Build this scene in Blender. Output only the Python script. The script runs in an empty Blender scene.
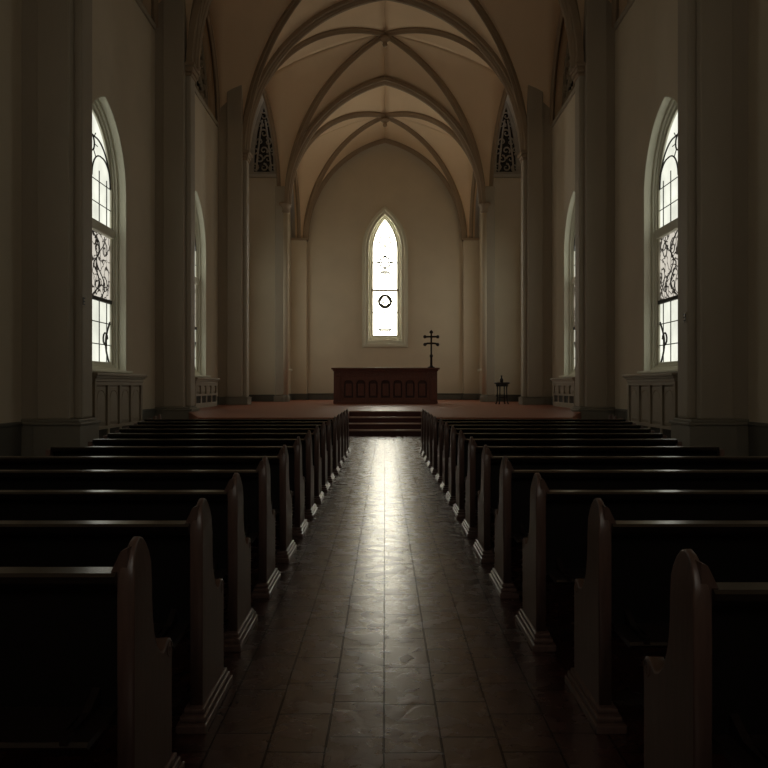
import bpy, bmesh, math, random
from mathutils import Vector, Matrix

C = bpy.context.scene
COL = C.collection
PI = math.pi
random.seed(7)

# ------------------------------------------------------------ camera, world, exposure
cam_d = bpy.data.cameras.new('camera')
cam = bpy.data.objects.new('camera', cam_d)
COL.objects.link(cam)
cam.location = (0, 0, 1.4)
cam.rotation_euler = (PI / 2, 0, 0)
cam_d.sensor_width = 36
cam_d.lens = 36 * 810 / 768
cam_d.shift_x = -1 / 768
cam_d.shift_y = 2 / 768
cam_d.clip_start = 0.05
cam_d.clip_end = 200
C.camera = cam

w = bpy.data.worlds.new('overcast')
C.world = w
w.use_nodes = True
w.node_tree.nodes['Background'].inputs[0].default_value = (0.75, 0.85, 1.0, 1)
w.node_tree.nodes['Background'].inputs[1].default_value = 0.3

C.view_settings.view_transform = 'Standard'
C.view_settings.look = 'None'
C.view_settings.exposure = 0.35
C.view_settings.gamma = 1
C.view_settings.use_curve_mapping = False

GLASS_SIDE = 0.85        # daylight coming through the side panes
GLASS_BACK = 10.0        # through the lancet over the altar
GLASS_CHANCEL = 0.85     # side windows of the chancel
GLASS_FILL = 1.15        # unseen window added behind the camera as fill light

# ------------------------------------------------------------ materials
def mat(name, col, rough=0.6, spec=0.5, coat=0.0, noise=None, bump=None, metal=0.0):
    m = bpy.data.materials.new(name)
    m.use_nodes = True
    nt = m.node_tree
    b = nt.nodes['Principled BSDF']
    b.inputs['Base Color'].default_value = (*col, 1)
    b.inputs['Roughness'].default_value = rough
    b.inputs['Specular IOR Level'].default_value = spec
    b.inputs['Coat Weight'].default_value = coat
    b.inputs['Coat Roughness'].default_value = 0.25
    b.inputs['Metallic'].default_value = metal
    tc = nt.nodes.new('ShaderNodeTexCoord')
    if noise:
        sc, amt, stretch = noise
        mp = nt.nodes.new('ShaderNodeMapping')
        mp.inputs['Scale'].default_value = stretch
        n = nt.nodes.new('ShaderNodeTexNoise')
        n.inputs['Scale'].default_value = sc
        n.inputs['Detail'].default_value = 6
        r = nt.nodes.new('ShaderNodeMix')
        r.data_type = 'RGBA'
        r.inputs[6].default_value = (*[c * (1 - amt) for c in col], 1)
        r.inputs[7].default_value = (*[min(1, c * (1 + amt)) for c in col], 1)
        nt.links.new(tc.outputs['Object'], mp.inputs[0])
        nt.links.new(mp.outputs[0], n.inputs['Vector'])
        nt.links.new(n.outputs['Fac'], r.inputs[0])
        nt.links.new(r.outputs[2], b.inputs['Base Color'])
    if bump:
        sc, st = bump
        n2 = nt.nodes.new('ShaderNodeTexNoise')
        n2.inputs['Scale'].default_value = sc
        n2.inputs['Detail'].default_value = 8
        bp = nt.nodes.new('ShaderNodeBump')
        bp.inputs['Strength'].default_value = st
        bp.inputs['Distance'].default_value = 0.02
        nt.links.new(tc.outputs['Object'], n2.inputs['Vector'])
        nt.links.new(n2.outputs['Fac'], bp.inputs['Height'])
        nt.links.new(bp.outputs[0], b.inputs['Normal'])
    return m

M_PLASTER = mat('plaster', (0.66, 0.575, 0.44), 0.75, 0.25, noise=(0.8, 0.10, (1, 1, 1)), bump=(9, 0.08))
M_STONE = mat('painted_stone', (0.42, 0.365, 0.285), 0.65, 0.3, noise=(1.2, 0.12, (1, 1, 0.4)), bump=(12, 0.08))
M_VAULT = mat('vault_plaster', (0.82, 0.63, 0.43), 0.8, 0.2, noise=(0.5, 0.10, (1, 1, 1)), bump=(6, 0.06))
M_RIB = mat('rib_stone', (0.36, 0.27, 0.185), 0.65, 0.3, noise=(2.0, 0.12, (1, 1, 1)))
M_BASE = mat('base_stone', (0.13, 0.125, 0.105), 0.55, 0.35, noise=(2.5, 0.15, (1, 1, 1)))
M_FRAME = mat('window_paint', (0.76, 0.74, 0.60), 0.5, 0.4)
M_COVER = mat('cover_paint', (0.33, 0.275, 0.20), 0.55, 0.35, noise=(3, 0.10, (1, 1, 1)))
M_GRILLE = mat('grille_metal', (0.08, 0.07, 0.055), 0.5, 0.5)
M_TRACERY = mat('tracery_stone', (0.34, 0.28, 0.20), 0.6, 0.4, noise=(5, 0.3, (1, 1, 1)))
M_TRACE_BG = mat('dark_glass', (0.012, 0.012, 0.014), 0.25, 0.5)
M_LEAD = mat('lead', (0.03, 0.03, 0.028), 0.5, 0.4)
M_PALELEAD = mat('pale_lead', (0.10, 0.10, 0.09), 0.6, 0.3)
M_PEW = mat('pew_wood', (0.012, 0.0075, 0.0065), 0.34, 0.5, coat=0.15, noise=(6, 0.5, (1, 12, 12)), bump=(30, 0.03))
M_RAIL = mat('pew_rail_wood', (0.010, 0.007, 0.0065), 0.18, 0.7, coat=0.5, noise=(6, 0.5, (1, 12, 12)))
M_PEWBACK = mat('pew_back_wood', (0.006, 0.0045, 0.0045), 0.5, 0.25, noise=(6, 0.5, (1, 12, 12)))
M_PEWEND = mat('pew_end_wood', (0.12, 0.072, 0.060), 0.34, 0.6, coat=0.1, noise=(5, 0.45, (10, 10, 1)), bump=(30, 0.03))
M_PLAT = mat('platform_wood', (0.30, 0.095, 0.05), 0.42, 0.4, coat=0.05, noise=(3, 0.25, (14, 1, 1)), bump=(25, 0.03))
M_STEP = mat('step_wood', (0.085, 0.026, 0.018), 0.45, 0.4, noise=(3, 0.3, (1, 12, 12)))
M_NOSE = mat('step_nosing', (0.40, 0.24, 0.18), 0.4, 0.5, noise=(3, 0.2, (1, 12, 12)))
M_ALTAR = mat('altar_wood', (0.15, 0.052, 0.034), 0.45, 0.45, coat=0.1, noise=(4, 0.4, (8, 8, 1)))
M_ALTAR_D = mat('altar_wood_dark', (0.06, 0.024, 0.017), 0.5, 0.4, noise=(4, 0.4, (8, 8, 1)))
M_CROSS = mat('cross_wood', (0.012, 0.006, 0.004), 0.4, 0.5)
M_STOOL = mat('stool_wood', (0.008, 0.006, 0.005), 0.35, 0.5)
M_PLATE = mat('switch_plate', (0.02, 0.018, 0.015), 0.4, 0.5)

def floor_material():
    m = bpy.data.materials.new('slate_tiles')
    m.use_nodes = True
    nt = m.node_tree
    N = nt.nodes.new
    L = nt.links.new
    b = nt.nodes['Principled BSDF']
    tc = N('ShaderNodeTexCoord')
    sep = N('ShaderNodeSeparateXYZ')
    L(tc.outputs['Object'], sep.inputs[0])
    # slabs run along the aisle; each column of slabs is shifted
    cmb = N('ShaderNodeCombineXYZ')
    wob = N('ShaderNodeTexNoise')
    wob.inputs['Scale'].default_value = 3.0
    L(tc.outputs['Object'], wob.inputs['Vector'])
    wm = N('ShaderNodeMath'); wm.operation = 'MULTIPLY_ADD'
    wm.inputs[1].default_value = 0.02
    L(wob.outputs['Fac'], wm.inputs[0]); L(sep.outputs['Y'], wm.inputs[2])
    wm2 = N('ShaderNodeMath'); wm2.operation = 'MULTIPLY_ADD'
    wm2.inputs[1].default_value = 0.008
    L(wob.outputs['Fac'], wm2.inputs[0]); L(sep.outputs['X'], wm2.inputs[2])
    L(wm.outputs[0], cmb.inputs[0]); L(wm2.outputs[0], cmb.inputs[1])
    br = N('ShaderNodeTexBrick')
    br.offset = 0.37
    br.squash = 1.3
    br.squash_frequency = 3
    br.inputs['Scale'].default_value = 1
    br.inputs['Brick Width'].default_value = 0.36
    br.inputs['Row Height'].default_value = 0.225
    br.inputs['Mortar Size'].default_value = 0.0045
    br.inputs['Mortar Smooth'].default_value = 0.3
    br.inputs['Bias'].default_value = 0
    br.inputs['Color1'].default_value = (0.048, 0.015, 0.011, 1)
    br.inputs['Color2'].default_value = (0.068, 0.025, 0.019, 1)
    br.inputs['Mortar'].default_value = (0.005, 0.0035, 0.003, 1)
    L(cmb.outputs[0], br.inputs['Vector'])
    n = N('ShaderNodeTexNoise'); n.inputs['Scale'].default_value = 7; n.inputs['Detail'].default_value = 8
    L(tc.outputs['Object'], n.inputs['Vector'])
    mx = N('ShaderNodeMix'); mx.data_type = 'RGBA'; mx.blend_type = 'MULTIPLY'
    mx.inputs[0].default_value = 0.5
    L(br.outputs['Color'], mx.inputs[6]); L(n.outputs['Color'], mx.inputs[7])
    L(mx.outputs[2], b.inputs['Base Color'])
    # riven surface: long folded ridges
    rn = N('ShaderNodeTexNoise'); rn.inputs['Scale'].default_value = 3.4; rn.inputs['Detail'].default_value = 4
    rn.inputs['Distortion'].default_value = 0.9
    L(tc.outputs['Object'], rn.inputs['Vector'])
    ab = N('ShaderNodeMath'); ab.operation = 'SUBTRACT'; ab.inputs[1].default_value = 0.5
    L(rn.outputs['Fac'], ab.inputs[0])
    ab2 = N('ShaderNodeMath'); ab2.operation = 'ABSOLUTE'; L(ab.outputs[0], ab2.inputs[0])
    ab3 = N('ShaderNodeMath'); ab3.operation = 'MINIMUM'; ab3.inputs[1].default_value = 0.05
    L(ab2.outputs[0], ab3.inputs[0])
    hm = N('ShaderNodeMath'); hm.operation = 'MULTIPLY_ADD'; hm.inputs[1].default_value = 1.2
    L(ab3.outputs[0], hm.inputs[0])
    fine = N('ShaderNodeMath'); fine.operation = 'MULTIPLY'; fine.inputs[1].default_value = 0.35
    L(n.outputs['Fac'], fine.inputs[0]); L(fine.outputs[0], hm.inputs[2])
    mo = N('ShaderNodeMath'); mo.operation = 'MULTIPLY_ADD'; mo.inputs[1].default_value = -2.2
    L(br.outputs['Fac'], mo.inputs[0]); L(hm.outputs[0], mo.inputs[2])
    bp = N('ShaderNodeBump'); bp.inputs['Strength'].default_value = 0.8; bp.inputs['Distance'].default_value = 0.009
    L(mo.outputs[0], bp.inputs['Height'])
    L(bp.outputs[0], b.inputs['Normal'])
    rr = N('ShaderNodeMapRange'); rr.inputs['To Min'].default_value = 0.2; rr.inputs['To Max'].default_value = 0.34
    L(n.outputs['Fac'], rr.inputs['Value'])
    L(rr.outputs[0], b.inputs['Roughness'])
    L(rr.outputs[0], b.inputs['Coat Roughness'])
    # grout is dull, slabs are waxed
    sp = N('ShaderNodeMath'); sp.operation = 'SUBTRACT'; sp.inputs[0].default_value = 1.0; sp.use_clamp = True
    gf = N('ShaderNodeMath'); gf.operation = 'MULTIPLY'; gf.inputs[1].default_value = 0.75
    L(br.outputs['Fac'], gf.inputs[0]); L(gf.outputs[0], sp.inputs[1])
    L(sp.outputs[0], b.inputs['Specular IOR Level'])
    cw = N('ShaderNodeMath'); cw.operation = 'MULTIPLY'; cw.inputs[1].default_value = 0.3
    L(sp.outputs[0], cw.inputs[0]); L(cw.outputs[0], b.inputs['Coat Weight'])
    b.inputs['Coat IOR'].default_value = 1.75
    L(bp.outputs[0], b.inputs['Coat Normal'])
    return m
M_FLOOR = floor_material()

def glass_material(name, col, strength, drawing=False):
    """daylit frosted glass: it gives off the daylight behind it"""
    m = bpy.data.materials.new(name)
    m.use_nodes = True
    nt = m.node_tree
    N = nt.nodes.new
    L = nt.links.new
    nt.nodes.remove(nt.nodes['Principled BSDF'])
    out = nt.nodes['Material Output']
    e = N('ShaderNodeEmission')
    e.inputs['Color'].default_value = (*col, 1)
    e.inputs['Strength'].default_value = strength
    tc = N('ShaderNodeTexCoord')
    if drawing:      # painted foliage of thick dark lines
        v = N('ShaderNodeTexVoronoi'); v.feature = 'DISTANCE_TO_EDGE'
        v.inputs['Scale'].default_value = 5.5
        nz = N('ShaderNodeTexNoise'); nz.inputs['Scale'].default_value = 2.2
        mx = N('ShaderNodeMix'); mx.data_type = 'RGBA'; mx.inputs[0].default_value = 0.45
        L(tc.outputs['Object'], nz.inputs['Vector'])
        L(tc.outputs['Object'], mx.inputs[6]); L(nz.outputs['Color'], mx.inputs[7])
        L(mx.outputs[2], v.inputs['Vector'])
        r = N('ShaderNodeValToRGB')
        r.color_ramp.elements[0].position = 0.045; r.color_ramp.elements[0].color = (0.03, 0.025, 0.02, 1)
        r.color_ramp.elements[1].position = 0.075; r.color_ramp.elements[1].color = (col[0] * .62, col[1] * .6, col[2] * .55, 1)
        L(v.outputs['Distance'], r.inputs[0]); L(r.outputs[0], e.inputs['Color'])
    else:
        nz = N('ShaderNodeTexNoise'); nz.inputs['Scale'].default_value = 1.3; nz.inputs['Detail'].default_value = 3
        r = N('ShaderNodeValToRGB')
        r.color_ramp.elements[0].position = 0.3; r.color_ramp.elements[0].color = (*[c * 0.72 for c in col], 1)
        r.color_ramp.elements[1].position = 0.7; r.color_ramp.elements[1].color = (*col, 1)
        L(tc.outputs['Object'], nz.inputs['Vector']); L(nz.outputs['Fac'], r.inputs[0])
        L(r.outputs[0], e.inputs['Color'])
    g = N('ShaderNodeBsdfGlossy'); g.inputs['Roughness'].default_value = 0.2
    g.inputs['Color'].default_value = (0.04, 0.04, 0.04, 1)
    ad = N('ShaderNodeAddShader')
    L(e.outputs[0], ad.inputs[0]); L(g.outputs[0], ad.inputs[1]); L(ad.outputs[0], out.inputs['Surface'])
    return m
M_GLASS = glass_material('daylit_glass', (0.98, 0.99, 0.85), GLASS_SIDE)
M_GLASS_DIM = glass_material('added_dim_glass', (0.98, 0.99, 0.85), GLASS_SIDE * 0.4)  # weaker glow for the unseen windows added in the nearest bay
M_GLASS_ART = glass_material('daylit_painted_glass', (0.96, 0.92, 0.86), GLASS_SIDE, True)
M_GLASS_BACK = glass_material('daylit_altar_glass', (1.0, 0.95, 0.78), GLASS_BACK)
M_GLASS_FILL = glass_material('added_fill_glass', (1.0, 0.93, 0.80), GLASS_FILL)
M_GLASS_CH = glass_material('daylit_chancel_glass', (1.0, 0.97, 0.82), GLASS_CHANCEL)

# ------------------------------------------------------------ mesh helpers
def link(name, me, m, parent=None):
    o = bpy.data.objects.new(name, me)
    COL.objects.link(o)
    if m is not None and not me.materials:
        me.materials.append(m)
    if parent is not None:
        o.parent = parent
    return o

def from_bm(name, bm, m, parent=None, smooth=False, recalc=True):
    if recalc:
        bmesh.ops.recalc_face_normals(bm, faces=bm.faces)
    me = bpy.data.meshes.new(name)
    bm.to_mesh(me)
    bm.free()
    if smooth:
        for p in me.polygons:
            p.use_smooth = True
    return link(name, me, m, parent)

def box(bm, x0, x1, y0, y1, z0, z1, bev=0.0):
    x0, x1 = sorted((x0, x1)); y0, y1 = sorted((y0, y1)); z0, z1 = sorted((z0, z1))
    r = bmesh.ops.create_cube(bm, size=1)
    vs = r['verts']
    for v in vs:
        v.co = Vector((x0 + (v.co.x + .5) * (x1 - x0), y0 + (v.co.y + .5) * (y1 - y0), z0 + (v.co.z + .5) * (z1 - z0)))
    if bev > 0:
        es = list({e for v in vs for e in v.link_edges})
        bmesh.ops.bevel(bm, geom=es, offset=bev, segments=2, affect='EDGES', profile=0.6)

def prism(bm, pts, axis, a, b):
    """extrude a closed 2-D outline; axis 'x': pts are (y,z); 'y': (x,z); 'z': (x,y)"""
    def P(p, t):
        return {'x': (t, p[0], p[1]), 'y': (p[0], t, p[1]), 'z': (p[0], p[1], t)}[axis]
    va = [bm.verts.new(P(p, a)) for p in pts]
    vb = [bm.verts.new(P(p, b)) for p in pts]
    n = len(pts)
    for i in range(n):
        bm.faces.new((va[i], va[(i + 1) % n], vb[(i + 1) % n], vb[i]))
    fa = bm.faces.new(va); fb = bm.faces.new(vb)
    bmesh.ops.triangulate(bm, faces=[fa, fb])

def tube(bm, pts, r, seg=8, closed=False):
    pts = [Vector(p) for p in pts]
    n = len(pts)
    rings = []
    for i, p in enumerate(pts):
        if closed:
            t = (pts[(i + 1) % n] - pts[i - 1]).normalized()
        else:
            t = (pts[min(i + 1, n - 1)] - pts[max(i - 1, 0)]).normalized()
        up = Vector((0, 0, 1)) if abs(t.z) < 0.9 else Vector((0, 1, 0)) if abs(t.y) < .9 else Vector((1, 0, 0))
        if closed or True:
            a = t.cross(Vector((1, 0, 0)) if abs(t.x) < 0.6 else Vector((0, 1, 0)) if abs(t.y) < 0.6 else up).normalized()
        b = t.cross(a).normalized()
        rr = r[i] if isinstance(r, (list, tuple)) else r
        rings.append([bm.verts.new(p + (a * math.cos(2 * PI * k / seg) + b * math.sin(2 * PI * k / seg)) * rr) for k in range(seg)])
    m = n if closed else n - 1
    for i in range(m):
        A, B = rings[i], rings[(i + 1) % n]
        for k in range(seg):
            bm.faces.new((A[k], A[(k + 1) % seg], B[(k + 1) % seg], B[k]))
    if not closed:
        bm.faces.new(rings[0]); bm.faces.new(rings[-1])

def lathe(bm, prof, cx, cy, seg=20, z=0.0):
    rings = []
    for r, h in prof:
        rings.append([bm.verts.new((cx + r * math.cos(2 * PI * k / seg), cy + r * math.sin(2 * PI * k / seg), z + h)) for k in range(seg)])
    for A, B in zip(rings, rings[1:]):
        for k in range(seg):
            bm.faces.new((A[k], A[(k + 1) % seg], B[(k + 1) % seg], B[k]))
    bm.faces.new(rings[0]); bm.faces.new(rings[-1])

def plate(name, outer, holes, thick, plane, at, m, parent=None, bevel=0.0):
    """a flat slab with holes; plane 'x': (y,z) outline facing x; 'y': (x,z) outline facing y. It spans at..at+thick"""
    cu = bpy.data.curves.new(name, 'CURVE')
    cu.dimensions = '2D'
    cu.fill_mode = 'BOTH'
    cu.extrude = max(0.0005, abs(thick) / 2 - bevel)
    cu.bevel_depth = bevel
    cu.bevel_resolution = 1
    for pts in [outer] + holes:
        s = cu.splines.new('POLY')
        s.points.add(len(pts) - 1)
        for q, p in zip(s.points, pts):
            q.co = (p[0], p[1], 0, 1)
        s.use_cyclic_u = True
    o = bpy.data.objects.new(name, cu)
    me = bpy.data.meshes.new_from_object(o)
    bpy.data.objects.remove(o)
    bpy.data.curves.remove(cu)
    c = at + thick / 2
    if plane == 'x':
        mt = Matrix(((0, 0, 1, c), (1, 0, 0, 0), (0, 1, 0, 0), (0, 0, 0, 1)))
    elif plane == 'y':
        mt = Matrix(((1, 0, 0, 0), (0, 0, -1, c), (0, 1, 0, 0), (0, 0, 0, 1)))
    me.transform(mt)
    me.materials.clear()
    me.name = name
    return link(name, me, m, parent)

def lancet(c, hw, z0, zs, rise, n=14):
    """closed outline of a pointed opening centred on c"""
    r = (hw * hw + rise * rise) / (2 * hw)
    th = math.atan2(rise, r - hw) if r > hw else PI / 2
    left = []
    for i in range(n + 1):
        a = th * i / n
        left.append((c - hw + r * (1 - math.cos(a)), zs + r * math.sin(a)))
    right = [(2 * c - p[0], p[1]) for p in reversed(left[:-1])]
    return [(c - hw, z0)] + left + right + [(c + hw, z0)]

def empty(name, loc, label=None, cat=None, group=None, kind=None):
    o = bpy.data.objects.new(name, None)
    COL.objects.link(o)
    o.location = loc
    o.empty_display_size = 0.2
    tag(o, label, cat, group, kind)
    return o

def tag(o, label=None, cat=None, group=None, kind=None):
    if label: o['label'] = label
    if cat: o['category'] = cat
    if group: o['group'] = group
    if kind: o['kind'] = kind
    return o

def structure(o):
    o['kind'] = 'structure'
    return o

def shift(o, v):
    """move mesh data so the object sits in its parent's space"""
    o.data.transform(Matrix.Translation(v))
    return o

# ------------------------------------------------------------ the shell
XW = 6.8           # face of the side walls
COLS = [7.0, 15.5, 24.3, 33.3]
Y_ARCH4, X_ARCH4 = 39.0, 4.70
Y_BACK = 45.0
PLAT = 0.64
LEDGE = 12.0

bm = bmesh.new(); box(bm, -8, 8, -4.5, 45.5, -0.2, 0)
structure(from_bm('floor', bm, M_FLOOR))

SIDEWIN = [(19.7, 'a'), (29.2, 'b'), (11.25, 'z'), (36.6, 'z')]  # entries marked z are unseen windows, added to give the room more light
WZ0, WZS, WRISE, WHW = 1.76, 6.35, 2.1, 1.6
wn = 0
WINDOWS = []
for side, s in (('left', -1), ('right', 1)):
    holes = [lancet(yc, WHW, WZ0, WZS, WRISE) for yc, _ in SIDEWIN]
    x0 = XW if s > 0 else -XW - 1.0
    structure(plate('wall_' + side, [(-4.5, 0), (40.0, 0), (40.0, LEDGE), (-4.5, LEDGE)], holes, 1.0, 'x', x0, M_PLASTER))
    bm = bmesh.new(); box(bm, s * 7.35, s * 7.8, -4.5, 40.0, LEDGE, 18.5)
    structure(from_bm('wall_' + side + '_upper', bm, M_PLASTER))
    # sill ledge moulding under the tracery
    bm = bmesh.new()
    for a, b in ((7.5, 15.0), (15.95, 23.85), (24.75, 32.85)):
        box(bm, s * 6.74, s * 6.85, a, b, LEDGE - 0.12, LEDGE + 0.04, 0.02)
    structure(from_bm('trim_ledge_' + side, bm, M_STONE))
    # return wall facing the nave beside the chancel arch
    bm = bmesh.new(); box(bm, s * 4.9, s * 6.8, 39.6, 40.1, 0, 11.7)
    structure(from_bm('wall_' + side + '_return', bm, M_PLASTER))
    bm = bmesh.new(); box(bm, s * 5.2, s * 6.8, 39.95, 40.3, 11.7, 18)
    structure(from_bm('wall_' + side + '_return_upper', bm, M_PLASTER))
    bm = bmesh.new(); box(bm, s * 5.05, s * 6.8, 39.5, 39.9, 11.58, 11.74, 0.02)
    structure(from_bm('trim_return_' + side, bm, M_STONE))
    # chancel side wall with its own window
    x0 = 5.2 if s > 0 else -5.2 - 0.6
    structure(plate('wall_' + side + '_chancel', [(40.1, 0), (45.5, 0), (45.5, 18), (40.1, 18)],
                    [lancet(42.0, 1.35, 2.3, 7.0, 2.0)], 0.6, 'x', x0, M_PLASTER))

bm = bmesh.new()
structure(plate('wall_back', [(-5.9, 0), (5.9, 0), (5.9, 18), (-5.9, 18)], [lancet(0, 0.95, 3.95, 8.95, 2.0)], 0.6, 'y', Y_BACK, M_PLASTER))
structure(plate('wall_front', [(-8, 0), (8, 0), (8, 19), (-8, 19)], [lancet(0, 2.2, 5.0, 10.5, 3.6)], -0.5, 'y', -4.5, M_PLASTER))

# platform with a recess for the steps and canted front corners
bm = bmesh.new()
for q in (-1, 1):
    wing = [(q * 1.08, 19.5), (q * 4.5, 19.5), (q * 5.78, 23.85), (q * 5.78, 24.6), (q * 1.08, 24.6)]
    prism(bm, wing, 'z', 0, PLAT)
    box(bm, q * 1.08, q * 6.8, 24.6, 39.6, 0, PLAT)
    box(bm, q * 1.08, q * 5.2, 39.6, 45, 0, PLAT)
box(bm, -1.08, 1.08, 24.6, 45, 0, PLAT)
bmesh.ops.remove_doubles(bm, verts=bm.verts, dist=1e-5)
structure(from_bm('floor_platform', bm, M_PLAT))

# baseboards
def baseboard(name, segs, z0, z1, nx, ny):
    bm = bmesh.new()
    for (xa, ya, xb, yb) in segs:
        t = 0.06
        box(bm, xa, xb + (0 if xa != xb else nx * t), ya, yb + (0 if ya != yb else ny * t), z0, z1 - .07)
        t = 0.09
        box(bm, xa, xb + (0 if xa != xb else nx * t), ya, yb + (0 if ya != yb else ny * t), z1 - .07, z1, 0.02)
    return structure(from_bm(name, bm, M_BASE))
for side, s in (('left', -1), ('right', 1)):
    baseboard('baseboard_' + side, [(s * XW, 7.5, s * XW, 15.0), (s * XW, 15.98, s * XW, 18.0), (s * XW, 21.4, s * XW, 23.8)], 0, 0.74, -s, 0)
    baseboard('baseboard_' + side + '_platform', [(s * XW, 24.8, s * XW, 27.4), (s * XW, 31.0, s * XW, 32.8), (s * XW, 33.8, s * XW, 39.6)], PLAT, PLAT + 0.34, -s, 0)
    baseboard('baseboard_' + side + '_return', [(s * 5.4, 39.6, s * 6.8, 39.6)], PLAT, PLAT + 0.34, 0, -1)
    baseboard('baseboard_' + side + '_chancel', [(s * 5.2, 40.1, s * 5.2, 44.6)], PLAT, PLAT + 0.34, -s, 0)
baseboard('baseboard_back', [(-4.3, Y_BACK, 4.3, Y_BACK)], PLAT, PLAT + 0.36, 0, -1)

# ------------------------------------------------------------ vault
def arc(P, Q, n=26):
    """curve rising from springing P to crown Q in a vertical plane"""
    P, Q = Vector(P), Vector(Q)
    h = Q.z - P.z
    d = Vector((Q.x - P.x, Q.y - P.y, 0))
    a = d.length
    d.normalize()
    out = []
    if h > a * 1.02:
        r = (a * a + h * h) / (2 * a)
        th = math.asin(min(1, h / r))
        for i in range(n + 1):
            t = th * i / n
            out.append(P + d * (r * (1 - math.cos(t))) + Vector((0, 0, r * math.sin(t))))
    else:
        for i in range(n + 1):
            t = PI / 2 * i / n
            out.append(P + d * (a * (1 - math.cos(t))) + Vector((0, 0, h * math.sin(t))))
    return out

def ruled(bm, A, B, sag=0.0, ns=6):
    grid = []
    for a, b in zip(A, B):
        row = []
        L_ = (b - a).length
        for k in range(ns + 1):
            t = k / ns
            p = a.lerp(b, t)
            p.z += 4 * t * (1 - t) * sag * L_
            row.append(bm.verts.new(p))
        grid.append(row)
    for i in range(len(grid) - 1):
        for k in range(ns):
            bm.faces.new((grid[i][k], grid[i][k + 1], grid[i + 1][k + 1], grid[i + 1][k]))

def sweep(bm, pts, side_dir, prof):
    """sweep a profile (b across, n toward the room) along an arch lying in a vertical plane"""
    B = Vector(side_dir).normalized()
    rings = []
    for i, p in enumerate(pts):
        t = (pts[min(i + 1, len(pts) - 1)] - pts[max(i - 1, 0)]).normalized()
        n = B.cross(t).normalized()
        rings.append((p, n))
    # the room side is below the crown
    if rings[-1][1].z > 0:
        rings = [(p, -n) for p, n in rings]
    R = [[bm.verts.new(p + B * b + n * q) for b, q in prof] for p, n in rings]
    m = len(prof)
    for A, Bq in zip(R, R[1:]):
        for k in range(m):
            bm.faces.new((A[k], A[(k + 1) % m], Bq[(k + 1) % m], Bq[k]))
    bm.faces.new(R[0]); bm.faces.new(R[-1])

def rib_profile(wd, dp):
    half = [(wd, -0.12), (wd, dp * .25), (wd * .86, dp * .34), (wd * .62, dp * .36), (wd * .55, dp * .62), (wd * .44, dp * .72),
            (wd * .36, dp * .74), (wd * .3, dp * .9), (wd * .15, dp)]
    return [(-a, b) for a, b in half] + list(reversed(half))

ceil = bmesh.new()
trim_n = [0]
def next_trim():
    trim_n[0] += 1
    return 'trim_%d' % trim_n[0]

def bay(S0, S1, apex0, apex1, boss, wall0, wall1, wallapex, soffit, ribs=True, boss_on=True, far_soffit=None):
    """S0,S1: springings (x,y,z) on the right side; apexes of the transverse arches; wall arch ends and crown"""
    for s in (-1, 1):
        f = lambda p: Vector((p[0] * s, p[1], p[2]))
        s0, s1, w0, w1, wa = f(S0), f(S1), f(wall0), f(wall1), f(wallapex)
        a0, a1, bo = Vector(apex0), Vector(apex1), Vector(boss)
        t0, t1 = arc(s0, a0), arc(s1, a1)
        d0, d1 = arc(s0, bo), arc(s1, bo)
        f0, f1 = arc(w0, wa), arc(w1, wa)
        ruled(ceil, t0, d0, 0.05); ruled(ceil, t1, d1, 0.05)
        ruled(ceil, d0, f0, 0.05); ruled(ceil, d1, f1, 0.05)
        # soffit of the wall arch, out to the wall behind it
        off = Vector((s * soffit, 0, 0))
        off1 = off if far_soffit is None else Vector((s * far_soffit, 0, 0))
        for ff, of_ in ((f0, off), (f1, off1)):
            ruled(ceil, ff, [p + of_ for p in ff], 0, 2)
        if ribs:
            for ss, dd, bb in ((s0, d0, bo), (s1, d1, bo)):
                v = Vector((bb.x - ss.x, bb.y - ss.y, 0))
                b_ = bmesh.new(); sweep(b_, dd, Vector((-v.y, v.x, 0)), rib_profile(0.13, 0.18))
                structure(from_bm(next_trim(), b_, M_RIB))
            for ww, ff in ((w0, f0), (w1, f1)):
                v = Vector((wa.x - ww.x, wa.y - ww.y, 0))
                b_ = bmesh.new(); sweep(b_, ff, Vector((-v.y, v.x, 0)), rib_profile(0.10, 0.14))
                structure(from_bm(next_trim(), b_, M_RIB))
    if boss_on:
        b_ = bmesh.new()
        lathe(b_, [(0.02, -0.62), (0.09, -0.58), (0.12, -0.50), (0.09, -0.42), (0.13, -0.36), (0.22, -0.30), (0.26, -0.24), (0.2, -0.14)], 0, 0, 16)
        o = from_bm('vault_boss', b_, M_RIB, smooth=True)
        o.location = boss
        return o

def transverse(S, apex, wd=0.30, dp=0.22):
    for s in (-1, 1):
        pts = arc((S[0] * s, S[1], S[2]), apex)
        b_ = bmesh.new(); sweep(b_, pts, (0, 1, 0), rib_profile(wd, dp))
        structure(from_bm(next_trim(), b_, M_RIB))

ZS = 10.9
XS = 5.78
S = {i: (XS, y, ZS) for i, y in enumerate(COLS)}
AP = {i: (0, y, 17.5) for i, y in enumerate(COLS)}
S_r, AP_r = (XS, -4.5, ZS), (0, -4.5, 17.5)
bay(S_r, S[0], AP_r, AP[0], (0, 1.25, 17.7), (6.8, -4.5, ZS), (6.8, COLS[0] - .42, ZS), (6.8, 1.25, 15.3), 0.6, ribs=False, boss_on=False)
bosses = []
for i in range(3):
    ym = (COLS[i] + COLS[i + 1]) / 2
    b = bay(S[i], S[i + 1], AP[i], AP[i + 1], (0, ym, 17.7), (6.8, COLS[i] + .3, 12.0), (6.8, COLS[i + 1] - .3, 12.0), (6.8, ym, 16.3), 0.6)
    bosses.append(b)
S4, AP4 = (X_ARCH4, Y_ARCH4, 10.1), (0, Y_ARCH4, 16.1)
bC = bay(S[3], S4, AP[3], AP4, (0, 37.0, 17.5), (6.0, 33.75, 11.6), (5.12, 39.2, 10.3), (5.62, 36.5, 15.2), 1.9, far_soffit=.05)
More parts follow.
